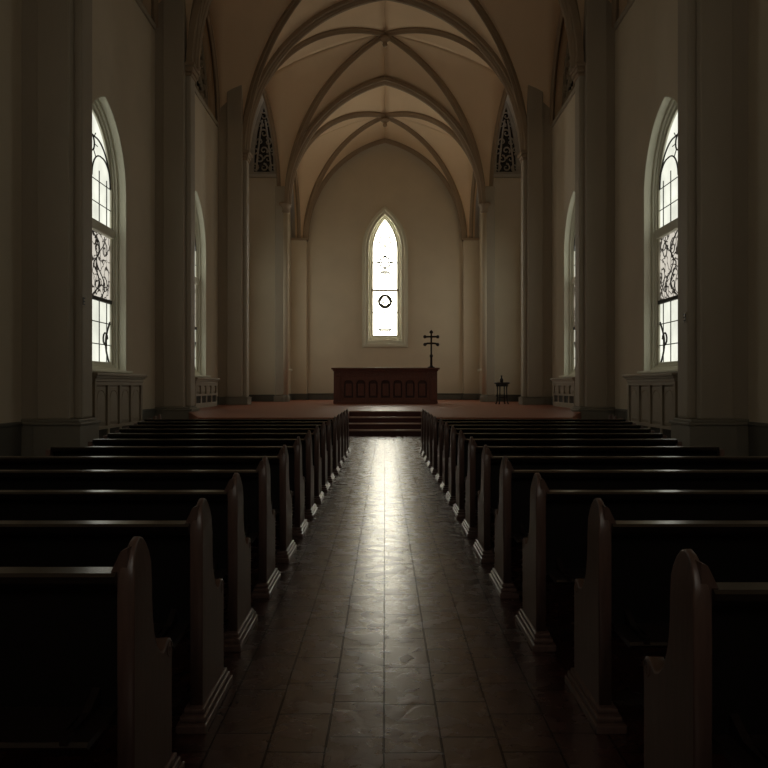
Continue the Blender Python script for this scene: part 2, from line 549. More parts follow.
S5, AP5 = (4.36, 44.75, 9.5), (0, 44.75, 15.0)
bD = bay(S4, S5, AP4, AP5, (0, 42.2, 15.5), (4.95, 39.3, 10.1), (4.75, 44.7, 9.5), (4.85, 42.0, 13.6), 0.2)
for q in (-1, 1):
    box(ceil, q * 5.7, q * 7.8, 33.4, 40.2, 16.4, 16.6)
structure(from_bm('ceiling', ceil, M_VAULT, smooth=True, recalc=True))
sol = bpy.data.objects['ceiling'].modifiers.new('thickness', 'SOLIDIFY')
sol.thickness = 0.12; sol.offset = 1
for i in range(4):
    transverse(S[i], AP[i])
transverse(S4, AP4, 0.26, 0.20)
transverse(S5, AP5, 0.14, 0.16)
for b, lab in zip(bosses + [bC, bD], ['round boss at the crown of the vault above the camera', 'round stone boss at the crown of the nearest vault bay',
                          'round stone boss at the crown of the middle vault bay', 'carved knob hanging where ribs cross, higher one before the altar',
                          'small carved knob at the rib crossing nearest the altar wall']):
    tag(b, lab, 'boss')

# ------------------------------------------------------------ columns
def stack(bm, steps, bev=0.012):
    for (x0, x1, y0, y1, z0, z1) in steps:
        box(bm, x0, x1, y0, y1, z0, z1, bev)

def column(s, yc, zb, label, bh, dx=0.0):
    root = empty('column', (s * 6.3, yc, zb), label, 'column', 'engaged columns along the nave')
    O = Vector((-s * 6.3, -yc, -zb))
    bm = bmesh.new()
    box(bm, s * 5.8, s * 6.42, yc - .44, yc + .42, zb + bh, 16.2 if yc > 30 else 15.5, 0.035)
    box(bm, s * 6.40, s * 6.8, yc - .34, yc + .34, zb + bh, 16.2 if yc > 30 else 15.5, 0.02)
    shift(from_bm('shaft', bm, M_STONE, root), O)
    bm = bmesh.new()
    box(bm, s * 5.64, s * 5.82, yc - .22, yc + .34, zb + bh, ZS - .2, 0.05)
    shift(from_bm('colonette', bm, M_STONE, root), O)
    bm = bmesh.new()
    e = .07
    stack(bm, [(s * (5.64 - e), s * (6.42 + e * .5), yc - .44 - e, yc + .42 + e, zb, zb + bh * .86),
               (s * (6.42), s * 6.8, yc - .34 - e, yc + .34 + e, zb, zb + bh * .86),
               (s * (5.64 - e - .03), s * (6.42 + e), yc - .47 - e, yc + .45 + e, zb + bh * .86, zb + bh * .93),
               (s * (6.42), s * 6.8, yc - .37 - e, yc + .37 + e, zb + bh * .86, zb + bh * .93),
               (s * (5.64 - e * .5), s * (6.42 + e * .3), yc - .44 - e * .5, yc + .42 + e * .5, zb + bh * .93, zb + bh),
               (s * (6.42), s * 6.8, yc - .34 - e * .5, yc + .34 + e * .5, zb + bh * .93, zb + bh)], 0.018)
    shift(from_bm('base', bm, M_BASE if False else M_COLBASE, root), O)
    bm = bmesh.new()
    stack(bm, [(s * 5.60, s * 5.82, yc - .25, yc + .37, ZS - .28, ZS - .20),
               (s * 5.56, s * 5.82, yc - .30, yc + .42, ZS - .16, ZS - .02),
               (s * 5.51, s * 5.82, yc - .35, yc + .47, ZS - .02, ZS + .10)], 0.03)
    box(bm, s * 5.62, s * 5.82, yc - .22, yc + .34, ZS - .22, ZS - .1)
    shift(from_bm('capital', bm, M_RIB, root), O)
    if dx:
        root.location.x += s * dx
    return root
M_COLBASE = mat('column_base_stone', (0.25, 0.23, 0.185), 0.6, 0.35, noise=(2.5, 0.12, (1, 1, 1)))
names = ['at the very front of the nave, before all windows', 'standing just before the nearest arched side window', 'between the two arched side windows',
         'standing at the rear of the platform past the second side window']
for i, yc in enumerate(COLS):
    for s, sd in ((-1, 'left'), (1, 'right')):
        zb = PLAT if i == 3 else 0
        column(s, yc, zb, 'plastered %s wall column %s' % (sd, names[i]), 0.32 if i == 3 else 0.78, (0, 0.07, 0.13, 0)[i])

def chancel_column(s, sd):
    y0 = Y_ARCH4
    root = empty('chancel_column', (s * 4.95, y0, PLAT), 'slim %s pilaster carrying the arch in front of the altar wall' % sd, 'column', 'slim pilasters of the chancel arch')
    O = Vector((-s * 4.95, -y0, -PLAT))
    bm = bmesh.new(); box(bm, s * 4.80, s * 5.28, y0 - .1, y0 + .62, PLAT + .32, 11, 0.03)
    shift(from_bm('shaft', bm, M_STONE, root), O)
    bm = bmesh.new(); lathe(bm, [(0.15, PLAT + .32), (0.15, 9.75)], s * 4.80, y0 + .02, 16)
    shift(from_bm('colonette', bm, M_PLASTER, root, smooth=True), O)
    bm = bmesh.new(); box(bm, s * 4.72, s * 5.34, y0 - .16, y0 + .62, PLAT, PLAT + .30, 0.02)
    lathe(bm, [(0.22, PLAT), (0.22, PLAT + .22), (0.17, PLAT + .34)], s * 4.80, y0 + .02, 16)
    shift(from_bm('base', bm, M_COLBASE, root), O)
    bm = bmesh.new(); lathe(bm, [(0.15, 9.72), (0.20, 9.78), (0.17, 9.86), (0.2, 9.98), (0.30, 10.1), (0.30, 10.2)], s * 4.80, y0 + .02, 16)
    shift(from_bm('capital', bm, M_RIB, root, smooth=True), O)
for s, sd in ((-1, 'left'), (1, 'right')):
    chancel_column(s, sd)
    root = empty('altar_wall_pilaster', (s * 4.75, 44.7, PLAT), 'flat %s corner pilaster on the altar wall' % sd, 'pilaster', 'corner pilasters of the altar wall')
    O = Vector((-s * 4.75, -44.7, -PLAT))
    bm = bmesh.new(); box(bm, s * 4.33, s * 5.2, 44.6, 45.0, PLAT + .34, 9.45, 0.02)
    shift(from_bm('shaft', bm, M_PLASTER, root), O)
    bm = bmesh.new(); box(bm, s * 4.28, s * 5.2, 44.54, 45.0, PLAT, PLAT + .34, 0.02)
    shift(from_bm('base', bm, M_BASE, root), O)
    bm = bmesh.new(); box(bm, s * 4.26, s * 5.2, 44.52, 45.0, 9.42, 9.56, 0.03)
    shift(from_bm('capital', bm, M_RIB, root), O)

# ------------------------------------------------------------ side windows
def arch_line(c, hw, zs, rise, n=14):
    return lancet(c, hw, zs, zs, rise, n)[1:-1]

def side_window(idx, s, yc):
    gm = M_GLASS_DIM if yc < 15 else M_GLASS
    root = empty('window_%d' % idx, (s * 7.25, yc, WZ0), kind='structure')
    O = Vector((-s * 7.25, -yc, -WZ0))
    X = lambda d: (XW + d - .16) * s
    def pl(name, outer, holes, d0, d1, m, bev=0.0, par=None):
        a, b = sorted((X(d0), X(d1)))
        o = plate(name, outer, holes, b - a, 'x', a, m, root, bev)
        return shift(o, O)
    # stepped mouldings of the frame
    o1 = lancet(yc, WHW + .02, WZ0 - .02, WZS, WRISE + .02)
    i1 = lancet(yc, WHW - .08, WZ0 + .10, WZS, WRISE - .10)
    i2 = lancet(yc, WHW - .14, WZ0 + .17, WZS, WRISE - .20)
    i3 = lancet(yc, WHW - .22, WZ0 + .24, WZS, WRISE - .30)
    pl('frame', o1, [i1], 0.36, 0.66, M_FRAME, 0.02)
    pl('inner_frame', lancet(yc, WHW - .06, WZ0 + .08, WZS, WRISE - .08), [i2], 0.42, 0.62, M_FRAME, 0.015)
    pl('sash', lancet(yc, WHW - .12, WZ0 + .15, WZS, WRISE - .18), [i3], 0.47, 0.60, M_FRAME, 0.012)
    pl('jamb_lining', lancet(yc, WHW - .003, WZ0 + .003, WZS, WRISE - .003), [lancet(yc, WHW - .02, WZ0 + .02, WZS, WRISE - .025)], 0.165, 0.5, M_FRAME)
    # transoms
    bm = bmesh.new()
    box(bm, X(0.40), X(0.62), yc - WHW + .2, yc + WHW - .2, 5.22, 5.46, 0.03)
    shift(from_bm('transom', bm, M_FRAME, root), O)
    bm = bmesh.new()
    box(bm, X(0.46), X(0.60), yc - WHW + .2, yc + WHW - .2, 3.52, 3.62, 0.02)
    shift(from_bm('transom', bm, M_LEAD, root), O)
    # panes
    hw = WHW - .20
    top = [p for p in lancet(yc, hw, 5.40, WZS, WRISE - .28)]
    pl('upper_pane', top, [], 0.52, 0.54, gm)
    pl('painted_pane', [(yc - hw, 3.6), (yc + hw, 3.6), (yc + hw, 5.25), (yc - hw, 5.25)], [], 0.52, 0.54, M_GLASS_ART)
    pl('lower_pane', [(yc - hw, 1.95), (yc + hw, 1.95), (yc + hw, 3.55), (yc - hw, 3.55)], [], 0.52, 0.54, gm)
    # leading
    bm = bmesh.new()
    xl = X(0.50)
    r = 0.013
    T = lambda pts, rr=r, cl=False: tube(bm, [(xl, a, b) for a, b in pts], rr, 6, cl)
    for k in (-2, -1, 0, 1, 2):
        y = yc + k * hw / 2.6
        T([(y, 5.4), (y, 6.9 - 0.12 * abs(k))])
        T([(y, 1.95), (y, 3.55)])
    for z in (5.95, 6.5):
        T([(yc - hw, z), (yc + hw, z)])
    for z in (2.45, 3.0):
        T([(yc - hw, z), (yc + hw, z)])
    T(arch_line(yc, hw - .06, 6.5, 1.0), 0.02)
    T(arch_line(yc - hw / 2, hw / 2 - .03, 6.55, .6), 0.02)
    T(arch_line(yc + hw / 2, hw / 2 - .03, 6.55, .6), 0.02)
    T([(yc + .2 * math.cos(t * PI / 8), 7.35 + .2 * math.sin(t * PI / 8)) for t in range(16)], 0.02, True)
    for a in range(8):
        an = a * PI / 4
        T([(yc + .2 * math.cos(an), 7.35 + .2 * math.sin(an)), (yc + .42 * math.cos(an), 7.35 + .42 * math.sin(an))], 0.012)
    T([(yc, 7.5), (yc, 8.1)], 0.016)
    # curling stem in the lower light
    for q in (-1, 1):
        T([(yc + q * (hw - .1 - .30 * math.sin(t * .32)), 1.95 + t * .11) for t in range(11)], 0.024)
        T([(yc + q * (hw - .42 + .16 * math.cos(t * .6)), 2.6 + .16 * math.sin(t * .6)) for t in range(9)], 0.022)
    shift(from_bm('leading', bm, M_LEAD, root), O)
    # scrolls of the painted light
    bm = bmesh.new()
    T = lambda pts, rr=0.026, cl=False: tube(bm, [(xl, a, b) for a, b in pts], rr, 6, cl)
    for q in (-1, 1):
        for z in (3.95, 4.85):
            for c in (.38, .92):
                T([(yc + q * c + (.05 + .02 * t) * math.cos(t * .75 + q), z + (.05 + .02 * t) * math.sin(t * .75 + q)) for t in range(11)], .012)
        T([(yc + q * (.08 + .45 * abs(math.sin(t * .42))), 3.62 + t * .105) for t in range(16)], .015)
        T([(yc + q * (.65 + .3 * math.sin(t * .55)), 3.62 + t * .105) for t in range(16)], .012)
    shift(from_bm('scrollwork', bm, M_LEAD, root), O)
    # sill board
    bm = bmesh.new()
    box(bm, X(-0.02), X(0.5), yc - WHW + .01, yc + WHW - .01, WZ0 - .03, WZ0 + .03, 0.01)
    shift(from_bm('window_sill', bm, M_FRAME, root), O)

def radiator_cover(s, yc, zb, label):
    root = empty('radiator_cover', (s * 6.6, yc, zb), label, 'radiator cover', 'panelled radiator covers under the side windows')
    O = Vector((-s * 6.6, -yc, -zb))
    xf = 6.42                               # front face
    y0, y1 = yc - 1.75, yc + 1.75
    zt = WZ0 - .06
    bm = bmesh.new()
    box(bm, s * (xf + .06), s * 6.795, y0, y1, zb, zt - .1, 0.01)
    shift(from_bm('body', bm, M_COVER, root), O)
    bm = bmesh.new()
    box(bm, s * (xf - .10), s * 6.82, y0 - .12, y1 + .12, zt - .07, zt, 0.02)
    box(bm, s * (xf - .06), s * 6.795, y0 - .08, y1 + .08, zt - .12, zt - .07, 0.015)
    box(bm, s * (xf - .02), s * 6.795, y0 - .04, y1 + .04, zt - .20, zt - .12, 0.015)
    shift(from_bm('shelf', bm, M_STONE, root), O)
    n = 4
    wdt = (y1 - y0 - .08) / n
    rz = [(zb + .16, zb + .42), (zb + .48, zt - .28)]
    holes = []
    for k in range(n):
        a, b = y0 + .04 + k * wdt + .06, y0 + .04 + (k + 1) * wdt - .06
        for z0, z1 in rz:
            holes.append([(a, z0), (b, z0), (b, z1), (a, z1)])
    a, b = sorted((s * xf, s * (xf + .06)))
    shift(plate('front_frame', [(y0, zb), (y1, zb), (y1, zt - .2), (y0, zt - .2)], holes, b - a, 'x', a, M_COVER, root, 0.008), O)
    for k in range(n):
        a, b = y0 + .04 + k * wdt + .06, y0 + .04 + (k + 1) * wdt - .06
        bm = bmesh.new()
        z0, z1 = rz[0]
        box(bm, s * (xf + .055), s * (xf + .07), a - .01, b + .01, z0 - .01, z1 + .01)
        for j in range(9):
            y = a + (b - a) * (j + .5) / 9
            box(bm, s * (xf + .02), s * (xf + .06), y - .012, y + .012, z0, z1)
        shift(from_bm('grille', bm, M_GRILLE, root), O)
        bm = bmesh.new()
        z0, z1 = rz[1]
        box(bm, s * (xf + .035), s * (xf + .07), a + .05, b - .05, z0 + .05, z1 - .05, 0.012)
        pts = arch_line((a + b) / 2, (b - a) / 2 - .09, z0 + (z1 - z0) * .6, (z1 - z0) * .28, 6)
        pts = [((a + b) / 2 - (b - a) / 2 + .09, z0 + .1)] + pts + [((a + b) / 2 + (b - a) / 2 - .09, z0 + .1)]
        tube(bm, [(s * (xf + .035), p, q) for p, q in pts], 0.012, 6, True)
        shift(from_bm('panel', bm, M_COVER, root), O)

idx = 0
for s, sd in ((-1, 'left'), (1, 'right')):
    for yc, w_ in SIDEWIN:
        idx += 1
        side_window(idx, s, yc)
        if w_ == 'z':  # added light-giving windows get no radiator cover
            continue
        zb = 0 if w_ == 'a' else PLAT
        radiator_cover(s, yc, zb, 'panelled radiator cover under the %s window of the %s wall' % ('nearest' if w_ == 'a' else 'second', sd))

# chancel side windows (half hidden by the slim pilasters)
for s, sd in ((-1, 'left'), (1, 'right')):
    idx += 1
    root = empty('window_%d' % idx, (s * 5.4, 42.0, 2.3), kind='structure')
    O = Vector((-s * 5.4, -42.0, -2.3))
    a = min(s * 5.45, s * 5.65)
    shift(plate('frame', lancet(42, 1.37, 2.28, 7, 2.02), [lancet(42, 1.15, 2.5, 7, 1.8)], .2, 'x', a, M_FRAME, root, .02), O)
    a = min(s * 5.53, s * 5.56)
    shift(plate('pane', lancet(42, 1.2, 2.45, 7, 1.84), [], .03, 'x', a, M_GLASS_CH, root), O)
    bm = bmesh.new(); box(bm, s * 5.02, s * 5.5, 40.5, 44.0, 2.2, 2.32, .02)
    shift(from_bm('window_sill', bm, M_FRAME, root), O)
    bm = bmesh.new()
    for z in (3.4, 4.4, 5.4, 6.4, 7.4):
        tube(bm, [(s * 5.5, 40.8, z), (s * 5.5, 43.2, z)], .02, 6)
    for y in (41.4, 42, 42.6):
        tube(bm, [(s * 5.5, y, 2.45), (s * 5.5, y, 8.2)], .02, 6)
    shift(from_bm('leading', bm, M_LEAD, root), O)

# ------------------------------------------------------------ the lancet over the altar
idx += 1
root = empty('window_%d' % idx, (0, 45, 3.57), kind='structure')
O = Vector((0, -45, -3.57))
def bp_(name, outer, holes, y0, y1, m, bev=0.0):
    return shift(plate(name, outer, holes, y1 - y0, 'y', y0, m, root, bev), O)
bp_('surround', lancet(0, 1.24, 3.57, 8.95, 2.38), [lancet(0, 0.93, 3.93, 8.95, 2.0)], 44.90, 45.02, M_FRAME, .03)
bp_('outer_bead', lancet(0, 1.18, 3.63, 8.95, 2.3), [lancet(0, 1.08, 3.74, 8.95, 2.2)], 44.84, 44.95, M_FRAME, .03)
bp_('frame', lancet(0, 0.96, 3.9, 8.95, 2.02), [lancet(0, 0.80, 4.10, 8.95, 1.9)], 45.08, 45.35, M_FRAME, .03)
bp_('sash', lancet(0, 0.82, 4.05, 8.95, 1.92), [lancet(0, 0.68, 4.22, 8.95, 1.76)], 45.16, 45.32, M_FRAME, .02)
bp_('pane', lancet(0, 0.72, 4.18, 8.95, 1.8), [], 45.24, 45.26, M_GLASS_BACK)
bm = bmesh.new(); box(bm, -.75, .75, 45.12, 45.3, 6.68, 6.80, .015)
shift(from_bm('transom', bm, M_COVER, root), O)
bm = bmesh.new()
def T(pts, rr=0.012, cl=False): tube(bm, [(a, 45.225, b) for a, b in pts], rr * 1.5 + .014, 6, cl)
def circ(cx, cz, r, rr=.012, n=20, a0=0, a1=2 * PI):
    full = abs(a1 - a0 - 2 * PI) < 1e-6
    k = n if full else n + 1
    T([(cx + r * math.cos(a0 + (a1 - a0) * t / n), cz + r * math.sin(a0 + (a1 - a0) * t / n)) for t in range(k)], rr, full)
circ(0, 6.12, .36, .026); circ(0, 6.12, .29, .014)
for q in (-1, 1):
    circ(q * .13, 6.2, .10, .016, 12); circ(q * .12, 6.0, .07, .014, 12)
    T([(q * .36, 6.12), (q * .46, 6.12)], .02)
T([(-.2, 5.9), (-.1, 5.86), (.1, 5.86), (.2, 5.9)], .018)
T([(-.68, 5.5), (.68, 5.5)], .012); T([(0, 5.5), (0, 5.62)], .016)
# lower cartouche
T([(-.42, 4.62), (-.48, 4.8), (-.44, 5.0), (-.46, 5.15), (-.3, 5.28), (-.1, 5.3), (0, 5.36), (.1, 5.3), (.3, 5.28), (.46, 5.15), (.48, 4.95), (.40, 4.8), (.44, 4.62), (.2, 4.55), (-.2, 4.55)], .016, True)
for k in range(6):
    circ(-.3 + k * .12, 4.5, .045, .012, 8)
T([(.2, 4.75), (.4, 5.1)], .012); T([(-.6, 4.3), (-.55, 4.45)], .02); T([(.6, 4.3), (.55, 4.45)], .02)
# urn and foliage
T([(-.44, 7.1), (-.44, 7.6), (-.22, 7.6), (-.22, 7.1)], .016); T([(.44, 7.1), (.44, 7.6), (.22, 7.6), (.22, 7.1)], .016)
T([(-.26, 7.05), (.26, 7.05)], .018)
for k in range(5):
    x = -.24 + k * .12
    circ(x, 7.72 + .05 * (k % 2), .055, .018, 8)
T([(0, 7.8), (0, 8.2)], .016)
T([(-.68, 8.28), (.68, 8.28)], .014)
circ(0, 8.3, .30, .018); circ(0, 8.3, .20, .012)
for k in range(8):
    circ(.40 * math.cos(k * PI / 4), 8.3 + .34 * math.sin(k * PI / 4), .06, .01, 8)
for z, r in ((8.95, .30), (9.5, .32)):
    circ(0, z, r, .012); circ(-r * .9, z + .05, .14, .01, 10); circ(r * .9, z + .05, .14, .01, 10)
T([(-.3, 9.95), (-.1, 9.85), (0, 9.95), (.1, 9.85), (.3, 9.95)], .012)
T([(-.18, 10.3), (0, 10.15), (.18, 10.3)], .012)
shift(from_bm('leading', bm, M_PALELEAD, root), O)

# unseen window added behind the camera to brighten the room
idx += 1
root = empty('window_%d' % idx, (0, -4.7, 5.0), kind='structure')
O = Vector((0, 4.7, -5.0))
bp_('frame', lancet(0, 2.22, 4.98, 10.5, 3.62), [lancet(0, 2.0, 5.2, 10.5, 3.3)], -4.85, -4.6, M_FRAME, .03)
bp_('pane', lancet(0, 2.05, 5.15, 10.5, 3.35), [], -4.78, -4.75, M_GLASS_FILL)
bm = bmesh.new()
for x in (-1.2, -.4, .4, 1.2):
    box(bm, x - .05, x + .05, -4.74, -4.66, 5.1, 12.0)
for z in (6.5, 8, 9.5, 11):
    box(bm, -2.05, 2.05, -4.74, -4.68, z - .03, z + .03)
shift(from_bm('mullions', bm, M_LEAD, root), O)

# ------------------------------------------------------------ tracery above the ledges
def tracery(name, plane, c, hw, z0, rise, at, label, group, parent_loc):
    """pierced foliage panel under a pointed arch, dark glass behind"""
    root = empty(name, parent_loc, label, 'tracery panel', group)
    O = -Vector(parent_loc)
    out = lancet(c, hw, z0, z0 + .02, rise)
    inn = lancet(c, hw - .22, z0 + .15, z0 + .25, rise - .45)
    sg = 1 if at > 0 else -1
    th = 0.14
    a = at if (plane == 'y' or at > 0) else at - th
    shift(plate('frame', out, [inn], th, plane, a, M_TRACERY, root, .02), O)
    b = at + .12 if (plane == 'y' or at > 0) else at - .15
    shift(plate('backing', out, [], .03, plane, b, M_TRACE_BG, root), O)
    bm = bmesh.new()
    def P(u, v):
        return (at + sg * .04, u, v) if plane == 'x' else (u, at + .04, v)
    def inside(u, v, m=.2):
        # rough test against the pointed arch
        h_, r_ = hw - m, rise - m
        if v < z0 + .1: return False
        R = (h_ * h_ + r_ * r_) / (2 * h_)
        dz = v - z0
        return abs(u - c) + R - h_ < math.sqrt(max(0, R * R - dz * dz))
    rnd = random.Random(int(abs(c) * 10 + z0))
    step = .42
    nz = int(rise / step)
    for i in range(nz + 1):
        v = z0 + .38 + i * step
        m = int(hw / step)
        for j in range(-m, m + 1):
            u = c + j * step + (step / 2 if i % 2 else 0)
            if not inside(u, v): continue
            ph = rnd.random() * 6
            dirn = rnd.choice((-1, 1))
            pts = [P(u + (.20 - .014 * t) * math.cos(ph + dirn * t * .6), v + (.20 - .014 * t) * math.sin(ph + dirn * t * .6)) for t in range(12)]
            tube(bm, pts, [.05 - .002 * t for t in range(12)], 6)
    for q in (-1, 1):
        pts = [P(c + q * (hw - .35) * (1 - t / 10.) ** .7, z0 + .2 + (rise - .8) * t / 10.) for t in range(10)]
        tube(bm, pts, .05, 6)
    shift(from_bm('scrollwork', bm, M_TRACERY, root), O)
for s, sd in ((-1, 'left'), (1, 'right')):
    for i, nm in ((1, 'nearest'), (2, 'second')):
        ym = (COLS[i] + COLS[i + 1]) / 2
        tracery('tracery_panel', 'x', ym, 4.1, LEDGE + .0, 4.25, s * 7.16, 'dark carved tracery lunette high above the %s window, %s wall' % (nm, sd),
                'tracery lunettes above the wall ledge', (s * 7.2, ym, LEDGE))
    tracery('tracery_panel', 'y', s * 5.95, 0.72, 11.74, 3.6, 39.72, 'narrow dark carved tracery over the %s wall return by the altar arch' % sd,
            'narrow tracery by the altar arch', (s * 6.05, 39.8, 11.7))

# ------------------------------------------------------------ steps
root = empty('altar_steps', (0, 22.7, 0), 'flight of dark red wooden steps rising from the aisle to the platform', 'steps')
for k in range(4):
    y0 = 22.7 + .6 * k
    z1 = .16 * (k + 1)
    ye = 24.5 if k < 3 else 24.49
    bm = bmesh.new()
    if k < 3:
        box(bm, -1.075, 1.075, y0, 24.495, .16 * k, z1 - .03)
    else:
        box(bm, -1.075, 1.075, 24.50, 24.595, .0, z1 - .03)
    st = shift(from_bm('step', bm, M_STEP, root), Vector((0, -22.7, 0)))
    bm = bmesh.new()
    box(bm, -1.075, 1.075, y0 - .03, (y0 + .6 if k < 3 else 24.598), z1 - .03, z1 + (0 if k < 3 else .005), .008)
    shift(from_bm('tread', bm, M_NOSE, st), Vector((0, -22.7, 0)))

# ------------------------------------------------------------ altar
AX, AY, AZ = 0.02, 35.0, PLAT
root = empty('altar', (AX, AY, AZ), 'long panelled red-brown wooden altar below the bright lancet window', 'altar')
bm = bmesh.new(); box(bm, -2.2, 2.2, .08, 1.1, .12, 1.38, .01); from_bm('body', bm, M_ALTAR_D, root)
bm = bmesh.new(); box(bm, -2.26, 2.26, .0, 1.14, 0, .13, .02); from_bm('plinth', bm, M_ALTAR, root)
bm = bmesh.new(); box(bm, -2.34, 2.34, -.12, 1.2, 1.47, 1.55, .02); box(bm, -2.28, 2.28, -.06, 1.16, 1.40, 1.47, .02)
box(bm, -2.24, 2.24, .0, 1.12, 1.36, 1.40, .01); from_bm('top', bm, M_ALTAR, root)
holes = []
n = 7
for k in range(n):
    a = -1.86 + k * 3.72 / n
    b = a + 3.72 / n
    holes.append(lancet((a + b) / 2, (b - a) / 2 - .06, .24, .86, .16, 6))
plate('front_frame', [(-2.2, .13), (2.2, .13), (2.2, 1.14), (-2.2, 1.14)], holes, .06, 'y', .02, M_ALTAR, root, .01)
for k in range(n):
    c = -1.86 + (k + .5) * 3.72 / n
    bm = bmesh.new(); box(bm, c - .13, c + .13, .055, .1, .34, .86, .015)
    from_bm('panel', bm, M_ALTAR, root)
bm = bmesh.new()
box(bm, -2.2, 2.2, .03, .1, 1.14, 1.36, .005)
for k in range(14):
    c = -1.9 + k * 3.8 / 13
    tube(bm, [(c + .10 * math.cos(t * PI / 6), .025, 1.25 + .07 * math.sin(t * PI / 6)) for t in range(12)], .014, 6, True)
from_bm('frieze', bm, M_ALTAR, root)
for q in (-1, 1):
    bm = bmesh.new()
    box(bm, q * 1.92, q * 2.24, -.03, .1, .13, 1.36, .02)
    box(bm, q * 1.99, q * 2.17, -.05, .0, .25, 1.1, .015)
    tube(bm, [(q * 2.08 + .09 * math.cos(t * PI / 6), -.035, 1.24 + .07 * math.sin(t * PI / 6)) for t in range(12)], .016, 6, True)
    from_bm('corner_post', bm, M_ALTAR, root)

# ------------------------------------------------------------ cross
root = empty('standing_cross', (2.02, AY + .35, AZ + 1.55), 'dark two-barred wooden cross standing on the right end of the altar', 'cross')
bm = bmesh.new(); lathe(bm, [(.16, 0), (.16, .03), (.09, .06), (.06, .10), (.05, .14)], 0, 0, 16); from_bm('base', bm, M_CROSS, root, True)
bm = bmesh.new(); tube(bm, [(0, 0, .1), (0, 0, .46), (0, 0, .48), (0, 0, .56), (0, 0, .6), (0, 0, 1.5)], [.055, .05, .075, .075, .04, .04], 10)
lathe(bm, [(.02, 1.48), (.075, 1.52), (.085, 1.57), (.05, 1.62), (.01, 1.65)], 0, 0, 12); from_bm('shaft', bm, M_CROSS, root, True)
for z, hw, dr in ((1.36, .28, 0), (1.07, .28, .05)):
    bm = bmesh.new(); tube(bm, [(-hw, 0, z - dr), (-hw * .6, 0, z), (hw * .6, 0, z), (hw, 0, z - dr)], [.05, .04, .04, .05], 10)
    for q in (-1, 1):
        r = bmesh.ops.create_uvsphere(bm, u_segments=12, v_segments=8, radius=.075)
        for v in r['verts']: v.co += Vector((q * hw, 0, z - dr))
    from_bm('crossbar', bm, M_CROSS, root, True)

# ------------------------------------------------------------ stool and bottle
SX, SY = 4.9, 33.9
root = empty('side_stool', (SX, SY, PLAT), 'small dark wooden stand with turned legs beside the right pilaster', 'stool')
bm = bmesh.new(); lathe(bm, [(.30, .84), (.33, .86), (.33, .90), (.31, .92)], 0, 0, 20); from_bm('top', bm, M_STOOL, root)
bm = bmesh.new(); lathe(bm, [(.26, .74), (.26, .84)], 0, 0, 20); from_bm('apron', bm, M_STOOL, root)
for k in range(4):
    a = PI / 4 + k * PI / 2 + .2
    c, s_ = math.cos(a), math.sin(a)
    bm = bmesh.new()
    tube(bm, [(c * .21, s_ * .21, .80), (c * .21, s_ * .21, .5), (c * .22, s_ * .22, .3), (c * .24, s_ * .24, .1), (c * .29, s_ * .29, 0)], [.03, .022, .032, .022, .03], 8)
    from_bm('leg', bm, M_STOOL, root, True)
bm = bmesh.new()
ring = [(.22 * math.cos(t * PI / 8), .22 * math.sin(t * PI / 8), .28) for t in range(16)]
tube(bm, ring, .018, 6, True); from_bm('stretcher', bm, M_STOOL, root)
bm = bmesh.new(); lathe(bm, [(.06, 0), (.075, .02), (.075, .12), (.03, .18), (.028, .24), (.04, .26), (.04, .28)], 0, 0, 14)
o = from_bm('small_bottle', bm, M_STOOL, smooth=True); o.location = (SX - .02, SY, PLAT + .92)
tag(o, 'small dark bottle standing on the dark wooden stand', 'bottle')

# ------------------------------------------------------------ switch plates on the nearest columns
for s, lab in ((-1, 'tiny dark switch plate on the nearest left column'), (1, 'tiny dark switch plate on the nearest right column')):
    root = empty('switch_plate', (s * 5.70, 15.32 if s < 0 else 15.4, 3.0 if s < 0 else 2.7), lab, 'switch plate')
    bm = bmesh.new(); box(bm, s * -.01, s * .012, -.09, .09, -.10, .10, .006); from_bm('plate', bm, M_STONE, root)
    bm = bmesh.new()
    for z in (-.06, 0, .06):
        box(bm, s * -.02, 0, -.06, .03, z - .012, z + .012)
    box(bm, s * -.02, 0, -.075, -.045, -.07, .07)
    from_bm('toggle', bm, M_PLATE, root)

# ------------------------------------------------------------ pews
RAIL_Z, HEAD_Z, ARM_Z, DEP = 0.83, 0.935, 0.48, 0.46

def end_outline():
    """profile of a pew end in (y, z): y=0 is the back edge, the arm reaches forward"""
    p = [(0.0, 0.0), (0.0, 0.70), (0.003, 0.80), (0.02, 0.855), (0.045, 0.90), (0.075, 0.925), (0.105, HEAD_Z), (0.135, 0.925), (0.160, 0.90),
         (0.178, 0.865), (0.185, 0.83), (0.183, 0.76), (0.185, 0.70), (0.193, 0.64), (0.212, 0.58), (0.245, 0.525), (0.285, 0.492), (0.325, 0.478),
         (0.345, 0.482), (0.365, 0.497), (0.39, 0.505), (0.415, 0.498), (0.432, 0.478), (0.435, 0.455), (0.43, 0.42), (0.43, 0.0)]
    return [(a, b if b <= .8 else .8 + (b - .8) * .86) for a, b in p]

